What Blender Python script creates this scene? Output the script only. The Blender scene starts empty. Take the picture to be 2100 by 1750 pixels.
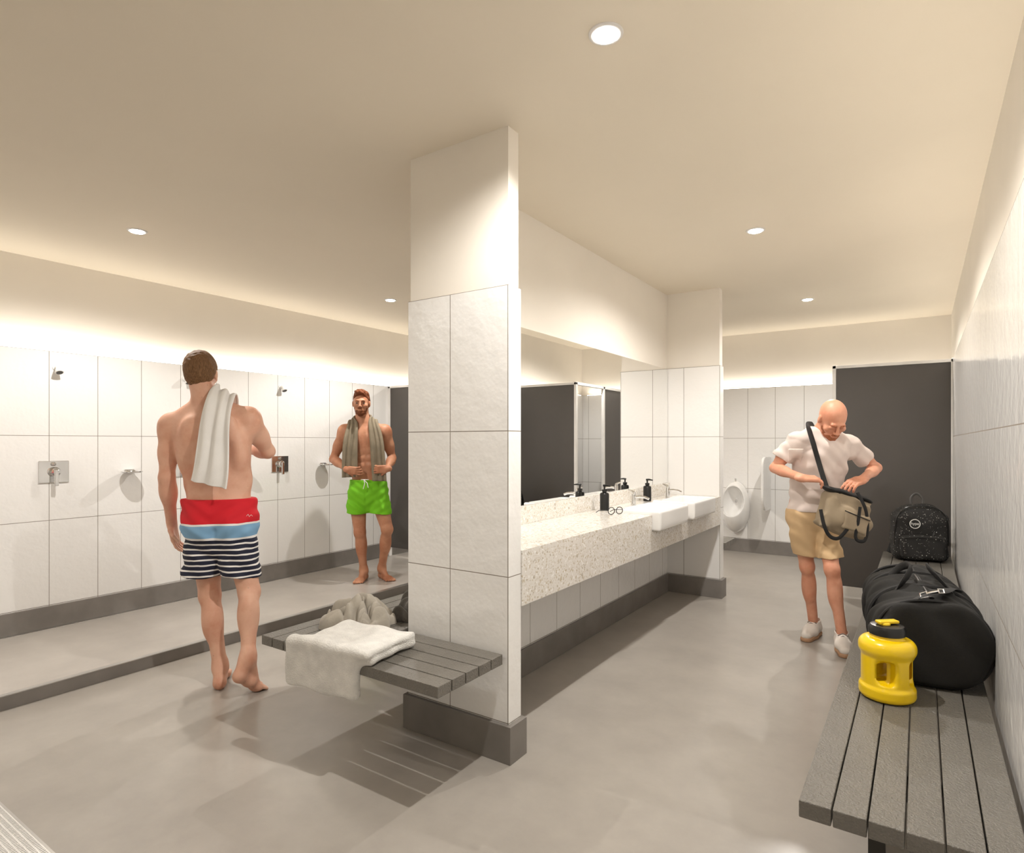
import bpy, bmesh, math, random
import numpy as np
from mathutils import Vector, Matrix, noise
from mathutils.bvhtree import BVHTree
random.seed(4)
DEBUG=None
S=bpy.context.scene; C=S.collection
PI=math.pi
FPX=1242.0; CH=1.32; HOR=907.0
YAW=math.atan2(838,1242); cy,sy=math.cos(YAW),math.sin(YAW)
# ---------------------------------------------------------------- materials
def lin(c):
    out=[]
    for v in c:
        v=v/255.0
        out.append(v/12.92 if v<=.04045 else ((v+.055)/1.055)**2.4)
    return tuple(out)+(1.0,)
def newmat(name):
    m=bpy.data.materials.new(name); m.use_nodes=True
    nt=m.node_tree; b=nt.nodes['Principled BSDF']; return m,nt,b
def nd(nt,t,**kw):
    n=nt.nodes.new(t)
    for k,v in kw.items(): setattr(n,k,v)
    return n
def mth(nt,op,a,b=None,c=None):
    n=nd(nt,'ShaderNodeMath',operation=op)
    for i,v in enumerate((a,b,c)):
        if v is None: continue
        if isinstance(v,(int,float)): n.inputs[i].default_value=v
        else: nt.links.new(v,n.inputs[i])
    return n.outputs[0]
def mixc(nt,f,a,b):
    n=nd(nt,'ShaderNodeMix',data_type='RGBA')
    if isinstance(f,(int,float)): n.inputs[0].default_value=f
    else: nt.links.new(f,n.inputs[0])
    for i,v in ((6,a),(7,b)):
        if isinstance(v,tuple): n.inputs[i].default_value=v
        else: nt.links.new(v,n.inputs[i])
    return n.outputs[2]
def coords(nt): return nd(nt,'ShaderNodeTexCoord').outputs['Object']
def noi(nt,vec,scale,detail=3,rough=.5):
    n=nd(nt,'ShaderNodeTexNoise'); n.inputs['Scale'].default_value=scale; n.inputs['Detail'].default_value=detail
    n.inputs['Roughness'].default_value=rough; nt.links.new(vec,n.inputs['Vector']); return n.outputs['Fac']
def bump(nt,b,h,strength,dist):
    n=nd(nt,'ShaderNodeBump'); n.inputs['Strength'].default_value=strength; n.inputs['Distance'].default_value=dist
    nt.links.new(h,n.inputs['Height']); nt.links.new(n.outputs[0],b.inputs['Normal'])
def pm(name,rgb,rough=.5,metal=0,bmp=None,var=None,coat=0,spec=None,sheen=0):
    m,nt,b=newmat(name); col=lin(rgb)
    b.inputs['Base Color'].default_value=col; b.inputs['Roughness'].default_value=rough; b.inputs['Metallic'].default_value=metal
    if coat: b.inputs['Coat Weight'].default_value=coat; b.inputs['Coat Roughness'].default_value=.08
    if spec is not None: b.inputs['Specular IOR Level'].default_value=spec
    if sheen: b.inputs['Sheen Weight'].default_value=sheen
    v=coords(nt)
    sc,am=var if var else (4,.06)
    f=noi(nt,v,sc,4)
    dark=tuple(x*(1-am*2) for x in col[:3])+(1,); lite=tuple(min(1,x*(1+am*2)) for x in col[:3])+(1,)
    mr=nd(nt,'ShaderNodeMapRange'); mr.inputs[1].default_value=.3; mr.inputs[2].default_value=.7; nt.links.new(f,mr.inputs[0])
    nt.links.new(mixc(nt,mr.outputs[0],dark,lite),b.inputs['Base Color'])
    if bmp: bump(nt,b,noi(nt,v,bmp[0],3),bmp[1],bmp[2])
    return m
def emis(name,rgb,st):
    m,nt,b=newmat(name); b.inputs['Base Color'].default_value=(.9,.9,.9,1)
    b.inputs['Emission Color'].default_value=rgb+(1,); b.inputs['Emission Strength'].default_value=st
    return m
def tile(name,axis,u0,w=.308,z0=.16,hz=.603,col=(240,239,237),bs=.4):
    m,nt,b=newmat(name); v=coords(nt)
    sp=nd(nt,'ShaderNodeSeparateXYZ'); nt.links.new(v,sp.inputs[0])
    def seam(sock,o,p,half):
        fr=mth(nt,'FRACT',mth(nt,'DIVIDE',mth(nt,'SUBTRACT',sock,o-50*p),p))
        a=mth(nt,'ABSOLUTE',mth(nt,'SUBTRACT',fr,.5))
        return mth(nt,'GREATER_THAN',a,.5-half/p)
    g=mth(nt,'MAXIMUM',seam(sp.outputs[axis],u0,w,.0018),seam(sp.outputs[2],z0,hz,.0018))
    nt.links.new(mixc(nt,g,lin(col),lin((130,121,110))),b.inputs['Base Color'])
    nt.links.new(mth(nt,'MULTIPLY_ADD',g,.5,.12),b.inputs['Roughness'])
    b.inputs['Specular IOR Level'].default_value=.5
    h=mth(nt,'ADD',noi(nt,v,14,2),mth(nt,'MULTIPLY',noi(nt,v,48,2),.3))
    h2=mth(nt,'SUBTRACT',h,mth(nt,'MULTIPLY',g,.6))
    bump(nt,b,h2,bs,.006)
    return m
M={}
M['ceil']=pm('ceiling_paint',(232,222,204),.85,var=(1.2,.01))
M['plaster']=pm('plaster_paint',(240,234,224),.75,var=(2,.012))
M['tileL']=tile('tile_left',1,1.73); M['tileC']=tile('tile_column',0,-1.716); M['tileU']=tile('tile_under',1,2.33)
M['tileB']=tile('tile_back',0,-1.72); M['tileR']=tile('tile_right',1,1.73,bs=.42)
M['base']=pm('skirting_concrete',(126,121,116),.45,var=(6,.06),bmp=(30,.1,.002))
def floormat(name,c1,c2,r):
    m,nt,b=newmat(name); v=coords(nt)
    f=mth(nt,'ADD',mth(nt,'MULTIPLY',noi(nt,v,1.1,6,.6),.65),mth(nt,'MULTIPLY',noi(nt,v,5,6,.65),.35))
    mr=nd(nt,'ShaderNodeMapRange'); mr.inputs[1].default_value=.34; mr.inputs[2].default_value=.66; nt.links.new(f,mr.inputs[0])
    nt.links.new(mixc(nt,mr.outputs[0],lin(c1),lin(c2)),b.inputs['Base Color'])
    b.inputs['Roughness'].default_value=r; b.inputs['Specular IOR Level'].default_value=.45
    return m
M['floor']=floormat('floor_concrete',(152,146,139),(174,168,160),.28)
M['sfloor']=floormat('shower_floor_concrete',(166,160,154),(187,181,174),.28)
M['dark']=pm('dark_laminate',(80,76,73),.5,var=(3,.02))
M['frame']=pm('white_powder_frame',(228,226,223),.35)
M['alu']=pm('aluminium',(190,188,185),.3,.9)
M['chrome']=pm('chrome',(225,225,225),.1,1.0)
M['ceramic']=pm('white_ceramic',(243,242,240),.08,coat=.6,var=(2,.005))
M['blackp']=pm('black_plastic',(18,18,18),.3)
M['slat']=pm('bench_slat_composite',(112,108,101),.30,var=(9,.03),bmp=(170,.95,.005))
M['steel']=pm('dark_steel',(60,58,55),.4,.6)
m,nt,b=newmat('mirror_glass'); b.inputs['Base Color'].default_value=(.93,.93,.92,1); b.inputs['Metallic'].default_value=1; b.inputs['Roughness'].default_value=.0; M['mirror']=m
m,nt,b=newmat('terrazzo'); v=coords(nt); col=lin((226,222,216))
last=mixc(nt,0.0,col,col)
for sc,th,seed in ((40,.40,0),(76,.40,7),(135,.38,13)):
    mp=nd(nt,'ShaderNodeMapping'); mp.inputs['Location'].default_value=(seed,seed*1.7,seed*.4); nt.links.new(v,mp.inputs[0])
    nz=nd(nt,'ShaderNodeTexNoise'); nz.inputs['Scale'].default_value=sc*1.6; nt.links.new(mp.outputs[0],nz.inputs['Vector'])
    ad=nd(nt,'ShaderNodeVectorMath',operation='SCALE'); nt.links.new(nz.outputs['Color'],ad.inputs[0]); ad.inputs['Scale'].default_value=.5/sc
    a2=nd(nt,'ShaderNodeVectorMath',operation='ADD'); nt.links.new(mp.outputs[0],a2.inputs[0]); nt.links.new(ad.outputs[0],a2.inputs[1])
    vo=nd(nt,'ShaderNodeTexVoronoi'); vo.inputs['Scale'].default_value=sc; nt.links.new(a2.outputs[0],vo.inputs['Vector'])
    se=nd(nt,'ShaderNodeSeparateColor'); nt.links.new(vo.outputs['Color'],se.inputs[0])
    cr=nd(nt,'ShaderNodeValToRGB'); cr.color_ramp.interpolation='CONSTANT'
    e=cr.color_ramp.elements; e[0].position=0; e[0].color=lin((204,194,176)); e[1].position=.3; e[1].color=lin((215,209,199))
    x=e.new(.55); x.color=lin((188,179,165)); x=e.new(.66); x.color=lin((243,241,238)); x=e.new(.9); x.color=lin((198,186,164))
    nt.links.new(se.outputs[1],cr.inputs[0])
    mask=mth(nt,'MULTIPLY',mth(nt,'LESS_THAN',vo.outputs['Distance'],th),mth(nt,'LESS_THAN',se.outputs[0],.48))
    last=mixc(nt,mask,last,cr.outputs[0])
nt.links.new(last,b.inputs['Base Color']); b.inputs['Roughness'].default_value=.22
M['terrazzo']=m
# ---------------------------------------------------------------- object helpers
def tag(o,label=None,cat=None,group=None,kind=None):
    if label: o['label']=label
    if cat: o['category']=cat
    if group: o['group']=group
    if kind: o['kind']=kind
    return o
def thing(name,label,cat,loc=(0,0,0),rotz=0,group=None):
    o=bpy.data.objects.new(name,None); C.objects.link(o); o.empty_display_size=.1
    o.location=loc; o.rotation_euler=(0,0,rotz); return tag(o,label,cat,group)
def dup(root,loc,rotz=None,label=None):
    r=root.copy(); C.objects.link(r); r.location=loc
    if rotz is not None: r.rotation_euler=(0,0,rotz)
    if label: r['label']=label
    for ch in list(root.children):
        c=ch.copy(); C.objects.link(c); c.parent=r
        for g in list(ch.children):
            d=g.copy(); C.objects.link(d); d.parent=c
    return r
class MB:
    def __init__(s): s.v=[]; s.f=[]
    def add(s,v,f):
        n=len(s.v); s.v+= [tuple(float(a) for a in p) for p in v]; s.f+=[tuple(i+n for i in q) for q in f]; return s
    def box(s,lo,hi):
        x0,y0,z0=lo; x1,y1,z1=hi
        return s.add([(x0,y0,z0),(x1,y0,z0),(x1,y1,z0),(x0,y1,z0),(x0,y0,z1),(x1,y0,z1),(x1,y1,z1),(x0,y1,z1)],
          [(0,3,2,1),(4,5,6,7),(0,1,5,4),(1,2,6,5),(2,3,7,6),(3,0,4,7)])
    def lathe(s,prof,c=(0,0,0),n=32,axis=(0,0,1)):
        q=Vector((0,0,1)).rotation_difference(Vector(axis)); v=[];f=[]
        for r,z in prof:
            for i in range(n):
                a=2*PI*i/n; v.append(Vector(c)+q@Vector((r*math.cos(a),r*math.sin(a),z)))
        for j in range(len(prof)-1):
            for i in range(n):
                k=(i+1)%n; f.append((j*n+i,j*n+k,(j+1)*n+k,(j+1)*n+i))
        f.append(tuple(range(n))[::-1]); f.append(tuple((len(prof)-1)*n+i for i in range(n)))
        return s.add(v,f)
    def tube(s,pts,r,n=10,r2=None,up=None,closed=False):
        P=[Vector(tuple(float(a) for a in p)) for p in pts]; L=len(P); rr=r if isinstance(r,(list,tuple)) else [r]*L
        T=[]
        for i in range(L):
            a=P[(i-1)%L] if (closed or i>0) else P[i]; b=P[(i+1)%L] if (closed or i<L-1) else P[i]
            T.append((b-a).normalized())
        nn=Vector(up) if up else (Vector((0,0,1)) if abs(T[0].z)<.9 else Vector((1,0,0)))
        v=[];f=[]
        for i in range(L):
            if up: nn=Vector(up)
            nn=(nn-T[i]*nn.dot(T[i])).normalized(); bb=T[i].cross(nn)
            q=r2 if r2 else rr[i]
            for k in range(n):
                a=2*PI*k/n; v.append(P[i]+bb*(rr[i]*math.cos(a))+nn*(q*math.sin(a)))
        for i in range(L if closed else L-1):
            for k in range(n):
                k2=(k+1)%n; j=(i+1)%L; f.append((i*n+k,j*n+k,j*n+k2,i*n+k2)[::-1])
        if not closed: f.append(tuple(range(n))); f.append(tuple((L-1)*n+k for k in range(n))[::-1])
        return s.add(v,f)
    def prism(s,poly,lo,hi,axis=0):
        n=len(poly); v=[]
        for t in (lo,hi):
            for a,b in poly:
                v.append({0:(t,a,b),1:(a,t,b),2:(a,b,t)}[axis])
        f=[(i,(i+1)%n,n+(i+1)%n,n+i) for i in range(n)]+[tuple(range(n))[::-1],tuple(range(n,2*n))]
        return s.add(v,f)
    def build(s,name,mat,parent=None,smooth=False,bevel=0,origin=None,loc=None,rotz=0,label=None):
        v=s.v
        me=bpy.data.meshes.new(name)
        if origin is not None: v=[(a-origin[0],b-origin[1],c-origin[2]) for a,b,c in v]
        me.from_pydata(v,[],s.f)
        bm=bmesh.new(); bm.from_mesh(me); bmesh.ops.recalc_face_normals(bm,faces=bm.faces); bm.to_mesh(me); bm.free()
        me.materials.append(mat)
        if smooth:
            me.polygons.foreach_set('use_smooth',[True]*len(me.polygons)); me.set_sharp_from_angle(angle=math.radians(40))
        o=bpy.data.objects.new(name,me); C.objects.link(o)
        if parent: o.parent=parent
        if origin is not None: o.location=origin
        if loc is not None: o.location=loc; o.rotation_euler=(0,0,rotz)
        if bevel:
            m=o.modifiers.new('bevel','BEVEL'); m.width=bevel; m.segments=2; m.limit_method='ANGLE'
        if label: o['label']=label
        return o
# ---------------------------------------------------------------- SDF toolkit
def smin(a,b,k):
    if k<=0: return np.minimum(a,b)
    h=np.clip(.5+.5*(b-a)/k,0,1); return b*(1-h)+a*h-k*h*(1-h)
def nrm(v): v=np.array(v,float); return v/np.linalg.norm(v)
A3=lambda *a: np.array(a,float)
class SDF:
    warp=None
    def __init__(s,lo,hi,h):
        s.lo=np.array(lo,float); s.h=h; s.n=np.ceil((np.array(hi,float)-s.lo)/h).astype(int)+1
        s.V=np.full(s.n,1.0,np.float32)
    def blank(s):
        o=object.__new__(SDF); o.lo=s.lo; o.h=s.h; o.n=s.n; o.V=np.full(s.n,1.0,np.float32); return o
    def reg(s,lo,hi):
        a=np.clip(np.floor((np.array(lo)-s.lo)/s.h).astype(int),0,s.n); b=np.clip(np.ceil((np.array(hi)-s.lo)/s.h).astype(int)+1,0,s.n)
        sl=tuple(slice(a[i],b[i]) for i in range(3)); g=[]
        for i in range(3):
            sh=[1,1,1]; sh[i]=-1; g.append((s.lo[i]+s.h*np.arange(a[i],b[i])).astype(np.float32).reshape(sh))
        return sl,g
    def put(s,fn,lo,hi,k=0,mode='u'):
        pad=k+2*s.h+.012+(.03 if s.warp else 0)
        sl,g=s.reg(np.array(lo)-pad,np.array(hi)+pad) if lo is not None else s.reg(s.lo-1,s.lo+s.n*s.h+1)
        if min(x.size for x in g)==0: return s
        if s.warp: g=s.warp(*g)
        D=fn(*g); c=s.V[sl]
        if mode=='u': s.V[sl]=smin(c,D,k)
        elif mode=='s': s.V[sl]=-smin(-c,D,k)
        elif mode=='i': s.V[sl]=-smin(-c,-D,k)
        return s
    def cone(s,a,b,ra,rb,k=.02,flat=None,mode='u'):
        a=np.array(a,float); b=np.array(b,float); ab=b-a; L2=max(ab@ab,1e-9)
        def fn(x,y,z):
            px,py,pz=x-a[0],y-a[1],z-a[2]
            t=np.clip((px*ab[0]+py*ab[1]+pz*ab[2])/L2,0,1)
            qx,qy,qz=px-t*ab[0],py-t*ab[1],pz-t*ab[2]; q2=qx*qx+qy*qy+qz*qz; r=ra+t*(rb-ra)
            if flat is None: return np.sqrt(q2)-r
            n,f=flat; c=qx*n[0]+qy*n[1]+qz*n[2]
            return (np.sqrt(np.maximum(q2+c*c*(1/f**2-1),0))-r)*(f*.6+.4)
        R=max(ra,rb); return s.put(fn,np.minimum(a,b)-R,np.maximum(a,b)+R,k,mode)
    def ell(s,c,r,R=None,k=.02,mode='u'):
        c=np.array(c,float); r=np.array(r,float); R=np.eye(3) if R is None else np.array(R)
        def fn(x,y,z):
            px,py,pz=x-c[0],y-c[1],z-c[2]; k0=0;k1=0
            for i in range(3):
                u=(px*R[i][0]+py*R[i][1]+pz*R[i][2])/r[i]; k0=k0+u*u; k1=k1+(u/r[i])**2
            k0=np.sqrt(k0); k1=np.sqrt(k1)+1e-6; return k0*(k0-1)/k1
        m=r.max(); return s.put(fn,c-m,c+m,k,mode)
    def box(s,c,hf,rnd=.01,R=None,k=0,mode='u'):
        c=np.array(c,float); hf=np.array(hf,float); R=np.eye(3) if R is None else np.array(R)
        def fn(x,y,z):
            px,py,pz=x-c[0],y-c[1],z-c[2]; o=0; mx=None
            for i in range(3):
                u=np.abs(px*R[i][0]+py*R[i][1]+pz*R[i][2])-(hf[i]-rnd)
                o=o+np.maximum(u,0)**2; mx=u if mx is None else np.maximum(mx,u)
            return np.sqrt(o)+np.minimum(mx,0)-rnd
        if mode=='i': return s.put(fn,None,None,k,mode)
        m=np.linalg.norm(hf); return s.put(fn,c-m,c+m,k,mode)
    def cut(s,p,n,k=0):
        n=nrm(n); return s.put(lambda x,y,z:(x-p[0])*n[0]+(y-p[1])*n[1]+(z-p[2])*n[2],None,None,k,'i')
    def disp(s,fn,band=.03):
        i=np.nonzero(np.abs(s.V)<band); P=[s.lo[a]+s.h*i[a] for a in range(3)]
        s.V[i]+=fn(*P).astype(np.float32); return s
    def copy(s):
        o=object.__new__(SDF); o.lo=s.lo; o.h=s.h; o.n=s.n; o.V=s.V.copy(); return o
    def sample(s,P):
        q=(P-s.lo)/s.h; q=np.clip(q,0,s.n-1.001); i=np.floor(q).astype(int); f=q-i; out=0
        for dx in (0,1):
            for dy in (0,1):
                for dz in (0,1):
                    w=(f[:,0] if dx else 1-f[:,0])*(f[:,1] if dy else 1-f[:,1])*(f[:,2] if dz else 1-f[:,2])
                    out=out+w*s.V[i[:,0]+dx,i[:,1]+dy,i[:,2]+dz]
        return out
    def push(s,P,margin,it=6):
        "move points out of the body until they lie margin above its surface"
        P=P.copy(); e=.012
        for _ in range(it):
            v=s.sample(P); m=v<margin
            if not m.any(): break
            Q=P[m]; g=np.stack([s.sample(Q+e*np.eye(3)[a])-s.sample(Q-e*np.eye(3)[a]) for a in range(3)],1)
            g/=np.linalg.norm(g,axis=1)[:,None]+1e-6
            P[m]=Q+g*np.minimum(margin-v[m],.03)[:,None]
        return P
    def mesh(s,name,mat,parent=None,loc=None,rotz=0,label=None):
        V=s.V; S_=V<0; n=V.shape
        c=np.zeros((n[0]-1,n[1]-1,n[2]-1),np.int8)
        co=[(x,y,z) for x in (0,1) for y in (0,1) for z in (0,1)]
        for x,y,z in co: c+=S_[x:n[0]-1+x,y:n[1]-1+y,z:n[2]-1+z]
        act=np.argwhere((c>0)&(c<8)); idx=np.full(c.shape,-1,np.int32); idx[tuple(act.T)]=np.arange(len(act))
        W=[V[act[:,0]+x,act[:,1]+y,act[:,2]+z] for x,y,z in co]
        sm=np.zeros((len(act),3)); ct=np.zeros(len(act))
        for i in range(8):
            for j in range(i+1,8):
                d=np.array(co[j])-np.array(co[i])
                if np.abs(d).sum()!=1: continue
                m=(W[i]<0)!=(W[j]<0); va=W[i][m]; vb=W[j][m]; t=va/(va-vb)
                sm[m]+=np.array(co[i])+t[:,None]*d; ct[m]+=1
        vs=(act+sm/ct[:,None])*s.h+s.lo
        F=[]
        for a in range(3):
            b,c2=(a+1)%3,(a+2)%3
            lo=[slice(1,-1)]*3; hi=[slice(1,-1)]*3; lo[a]=slice(0,-1); hi[a]=slice(1,None)
            A=S_[tuple(lo)]; B=S_[tuple(hi)]; e=np.argwhere(A!=B)
            if len(e)==0: continue
            ins=A[tuple(e.T)]; base=e.copy(); base[:,b]+=1; base[:,c2]+=1; q=[]
            for db,dc in ((-1,-1),(0,-1),(0,0),(-1,0)):
                t=base.copy(); t[:,b]+=db; t[:,c2]+=dc; q.append(idx[t[:,0],t[:,1],t[:,2]])
            q=np.stack(q,1); q[~ins]=q[~ins][:,::-1]; F.append(q)
        F=np.concatenate(F)
        me=bpy.data.meshes.new(name); me.from_pydata(vs.tolist(),[],F.tolist())
        me.polygons.foreach_set('use_smooth',[True]*len(F)); me.materials.append(mat)
        o=bpy.data.objects.new(name,me); C.objects.link(o)
        if parent: o.parent=parent
        if loc is not None: o.location=loc; o.rotation_euler=(0,0,rotz)
        if label: o['label']=label
        return o
def rotm(ax,ang):
    m=Matrix.Rotation(ang,3,ax); return np.array(m).T
def struct(name,mb,mat,bevel=0):
    return tag(mb.build(name,mat,bevel=bevel),kind='structure')
# ---------------------------------------------------------------- room
XL,XR,YB,YF,ZC=-5.205,.262,7.668,-2.2,2.628
TL=-5.14
struct('floor',MB().box((-3.735,YF,-.1),(XR+.1,YB+.1,0)),M['floor'])
struct('floor_shower',MB().box((XL-.1,YF,-.1),(-3.735,YB+.1,0)),M['sfloor'])
struct('ceiling',MB().box((XL-.1,YF-.1,ZC),(XR+.1,YB+.1,ZC+.1)),M['ceil'])
struct('wall_left',MB().box((XL-.1,YF,0),(XL,YB,ZC)),M['plaster'])
struct('wall_back',MB().box((XL,YB,0),(XR,YB+.1,ZC)),M['plaster'])
struct('wall_right',MB().box((XR,YF,0),(XR+.1,YB,ZC)),M['plaster'])
struct('wall_front',MB().box((XL-.1,YF-.1,0),(XR+.1,YF,ZC)),M['plaster'])
struct('wall_left_tiles',MB().box((XL,YF,.155),(TL,YB,1.97)),M['tileL'])
struct('wall_back_tiles',MB().box((TL,7.61,.155),(.21,YB,1.97)),M['tileB'])
struct('wall_right_tiles',MB().box((.21,YF,.155),(XR,7.61,1.97)),M['tileR'])
struct('baseboard_left',MB().box((XL,YF,0),(-5.125,YB,.155)),M['base'],.002)
struct('baseboard_back',MB().box((-5.125,7.595,0),(.195,YB,.155)),M['base'],.002)
struct('baseboard_right',MB().box((.195,YF,0),(XR,7.595,.155)),M['base'],.002)
struct('trim_wall_drain',MB().box((-5.124,YF,0),(-5.10,7.59,.003)),M['alu'])
cw=MB().box((-1.96,2.14,0),(-1.872,5.24,ZC)); cw.box((-1.96,2.065,0),(-1.412,2.141,ZC)); cw.box((-1.96,5.235,0),(-1.412,5.32,ZC))
struct('wall_centre',cw,M['plaster'])
struct('wall_centre_pier_tiles',MB().box((-1.968,2.057,.155),(-1.404,2.149,1.97)).box((-1.968,5.227,.155),(-1.404,5.328,1.97)),M['tileC'],.0015)
struct('wall_centre_side_tiles',MB().box((-1.872,2.149,.155),(-1.862,5.227,.86)).box((-1.97,2.149,.155),(-1.96,5.227,1.97)),M['tileU'])
struct('baseboard_centre',MB().box((-1.985,2.04,0),(-1.385,2.166,.155)).box((-1.985,5.21,0),(-1.385,5.345,.155)).box((-1.873,2.166,0),(-1.848,5.21,.155)).box((-1.985,2.166,0),(-1.96,5.21,.155)),M['base'],.002)
struct('trim_shower_kerb',MB().box((-3.765,YF,0),(-3.735,7.595,.068)),M['base'])
struct('trim_kerb_edge',MB().box((-3.767,YF,.068),(-3.733,7.595,.072)),M['alu'])
LED=emis('led_warm',(1,.93,.83),8)
def led(poly,a,b,axis,label,origin,pw):
    o=MB().prism(poly,a,b,axis).build('led_strip',LED,origin=origin); tag(o,label,'light strip')
    L=bpy.data.lights.new('cove_lamp','AREA'); L.shape='RECTANGLE'; L.energy=pw*(b-a)/9.7; L.color=(1,.935,.84); L.spread=math.radians(130)
    L.size=.02 if axis==1 else (b-a); L.size_y=(b-a) if axis==1 else .02
    lo=bpy.data.objects.new('cove_lamp',L); C.objects.link(lo); lo.location=(origin[0],(a+b)/2,1.978) if axis==1 else ((a+b)/2,origin[1],1.978); lo.rotation_euler=(PI,0,0)
led([(-5.168,1.971),(-5.144,1.971),(-5.144,1.975),(-5.168,1.975)],YF+.05,7.55,1,'warm light strip on the tile ledge above the showers',(-5.155,2.7,1.971),12)
led([(7.614,1.971),(7.636,1.971),(7.636,1.975),(7.614,1.975)],-5.1,.15,0,'warm light strip on the tile ledge of the back wall over the urinal',(-2.5,7.625,1.971),11)
led([(.214,1.971),(.236,1.971),(.236,1.975),(.214,1.975)],YF+.05,7.55,1,'warm light strip on the tile ledge above the right bench',(.225,2.7,1.971),7)
LENS=emis('downlight_lens',(1,.95,.86),60)
def clight():
    t=thing('ceiling_light','x','ceiling light',(0,0,ZC),0,'recessed ceiling downlights')
    MB().lathe([(.038,-.001),(.041,-.005),(.05,-.006),(.055,-.003),(.056,0)],n=40).build('trim_ring',M['frame'],t,True)
    MB().lathe([(.038,-.0085),(.038,-.0075)],n=32).build('lens',LENS,t)
    return t
c0=clight()
LP=[(-.835,1.775,'large round recessed downlight nearest, above the tiled pillar front',1.3),(-.845,3.94,'round recessed downlight above the washbasins aisle',.92),
    (-.858,6.11,'round recessed downlight near the dark cubicle on the right',.95),(-4.02,1.81,'round recessed downlight above the shower area at far left',1.0),
    (-4.04,3.99,'round recessed downlight above the bearded man in green shorts',1.0),
    (-.84,-.4,'added unseen round downlight behind the viewer above the aisle',.2),(-4.02,-.4,'added unseen round downlight behind the viewer above the showers',.5),(-4.03,6.15,'added unseen round downlight hidden beyond the shower cubicle',.9)]  # these three are out of view, added for the light they give
for i,(x,y,lb,e) in enumerate(LP):
    o=c0 if i==0 else dup(c0,(0,0,0)); o.location=(x,y,ZC); o['label']=lb
    L=bpy.data.lights.new('downlight_lamp','SPOT'); L.energy=94*e; L.spot_size=math.radians(158); L.spot_blend=.55; L.shadow_soft_size=.02; L.color=(1,.955,.90)
    lo=bpy.data.objects.new('downlight_lamp',L); C.objects.link(lo); lo.location=(x,y,ZC-.03)
# ---------------------------------------------------------------- mirror, counter, basins
o=MB().box((-1.866,2.155,.96),(-1.858,5.222,1.965)).build('mirror',M['mirror'],origin=(-1.862,3.69,.96)); tag(o,'wide frameless wall mirror above the terrazzo vanity counter','mirror')
cx=-1.635
t=thing('vanity_counter','long terrazzo vanity counter with deep front apron and low backsplash','counter',(cx,3.69,.62))
def off(mb,o): mb.v=[(a-o[0],b-o[1],c-o[2]) for a,b,c in mb.v]; return mb
tp=MB()
X0,X1=-1.860,-1.400
B1,B2,BH=3.93,4.61,.28
for y0,y1 in ((2.151,B1-BH),(B1+BH,B2-BH),(B2+BH,5.225)): tp.box((X0,y0,.625),(X1,y1,.86))
for y0,y1 in ((B1-BH,B1+BH),(B2-BH,B2+BH)): tp.box((X0,y0,.625),(X1,y1,.758)); tp.box((X0,y0,.758),(-1.670,y1,.86))
off(tp,(cx,3.69,.62)).build('worktop',M['terrazzo'],t)
off(MB().box((-1.859,2.151,.86),(-1.842,5.225,.96)),(cx,3.69,.62)).build('backsplash',M['terrazzo'],t,bevel=.002)
def basin(y):
    t=thing('washbasin','x','basin',(-1.505,y,.760),0,'semi recessed white basins')
    s=SDF((-.2,-.32,-.03),(.2,.32,.17),.005)
    s.box((0,0,.064),(.160,.276,.064),.016)
    s.cut((.0,.0,.127),(0,0,1),.005)
    s.box((.018,0,.14),(.124,.247,.102),.045,k=.008,mode='s')
    s.cut((.160,0,.0),(1,0,-.25),.015)
    s.mesh('bowl',M['ceramic'],t)
    MB().lathe([(.02,.0),(.02,.004),(.012,.006)],c=(.02,0,.037),n=20).build('drain',M['chrome'],t,True)
    return t
b1=basin(B1); b1['label']='nearer white rectangular washbasin beside the eyeglasses'
b2=dup(b1,(-1.505,B2,.760),label='farther white rectangular washbasin next to the second tiled pier')
def faucet(y):
    t=thing('faucet','x','faucet',(-1.640,y,.887),0,'chrome basin mixers')
    MB().lathe([(.019,0),(.019,.005),(.016,.008),(.015,.068),(.016,.076)],n=24).build('body',M['chrome'],t,True)
    MB().tube([(0,0,.055),(.045,0,.060),(.085,0,.056),(.11,0,.046)],[.010,.0095,.009,.0085],12).build('spout',M['chrome'],t,True)
    MB().tube([(0,0,.076),(.0,0,.086),(-.015,0,.096),(-.04,0,.104)],[.014,.012,.007,.005],12).build('lever',M['chrome'],t,True)
    return t
f1=faucet(B1); f1['label']='chrome lever faucet on the nearer washbasin'
dup(f1,(-1.640,B2,.887),label='chrome lever faucet on the farther washbasin')
def dispenser(x,y):
    t=thing('soap_dispenser','x','soap dispenser',(x,y,.8605),0,'black pump bottles on the counter')
    MB().lathe([(.028,0),(.031,.003),(.031,.108),(.027,.117),(.014,.122),(.014,.126)],n=28).build('bottle',M['blackp'],t,True)
    MB().lathe([(.017,.126),(.017,.14),(.006,.142),(.006,.163)],n=20).tube([(-.008,0,.166),(.015,.0,.168),(.045,.0,.164)],[.008,.007,.004],10).build('pump',M['blackp'],t,True)
    return t
d1=dispenser(-1.765,3.73); d1['label']='matte black soap pump bottle behind the eyeglasses by the nearer basin'
dup(d1,(-1.765,4.50,.8605),label='matte black soap pump bottle between the two faucets')
t=thing('eyeglasses','round dark framed eyeglasses lying on the terrazzo counter','eyeglasses',(-1.60,3.54,.86),math.radians(60))
fr=MB()
for sgn in (-1,1):
    fr.tube([(sgn*.031+.024*math.cos(a),0.0,.026+.022*math.sin(a)) for a in [2*PI*i/24 for i in range(24)]],.0026,8,closed=True)
fr.tube([(-.008,0,.03),(0,-.002,.034),(.008,0,.03)],.002,8); fr.build('frame',M['blackp'],t,True)
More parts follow.
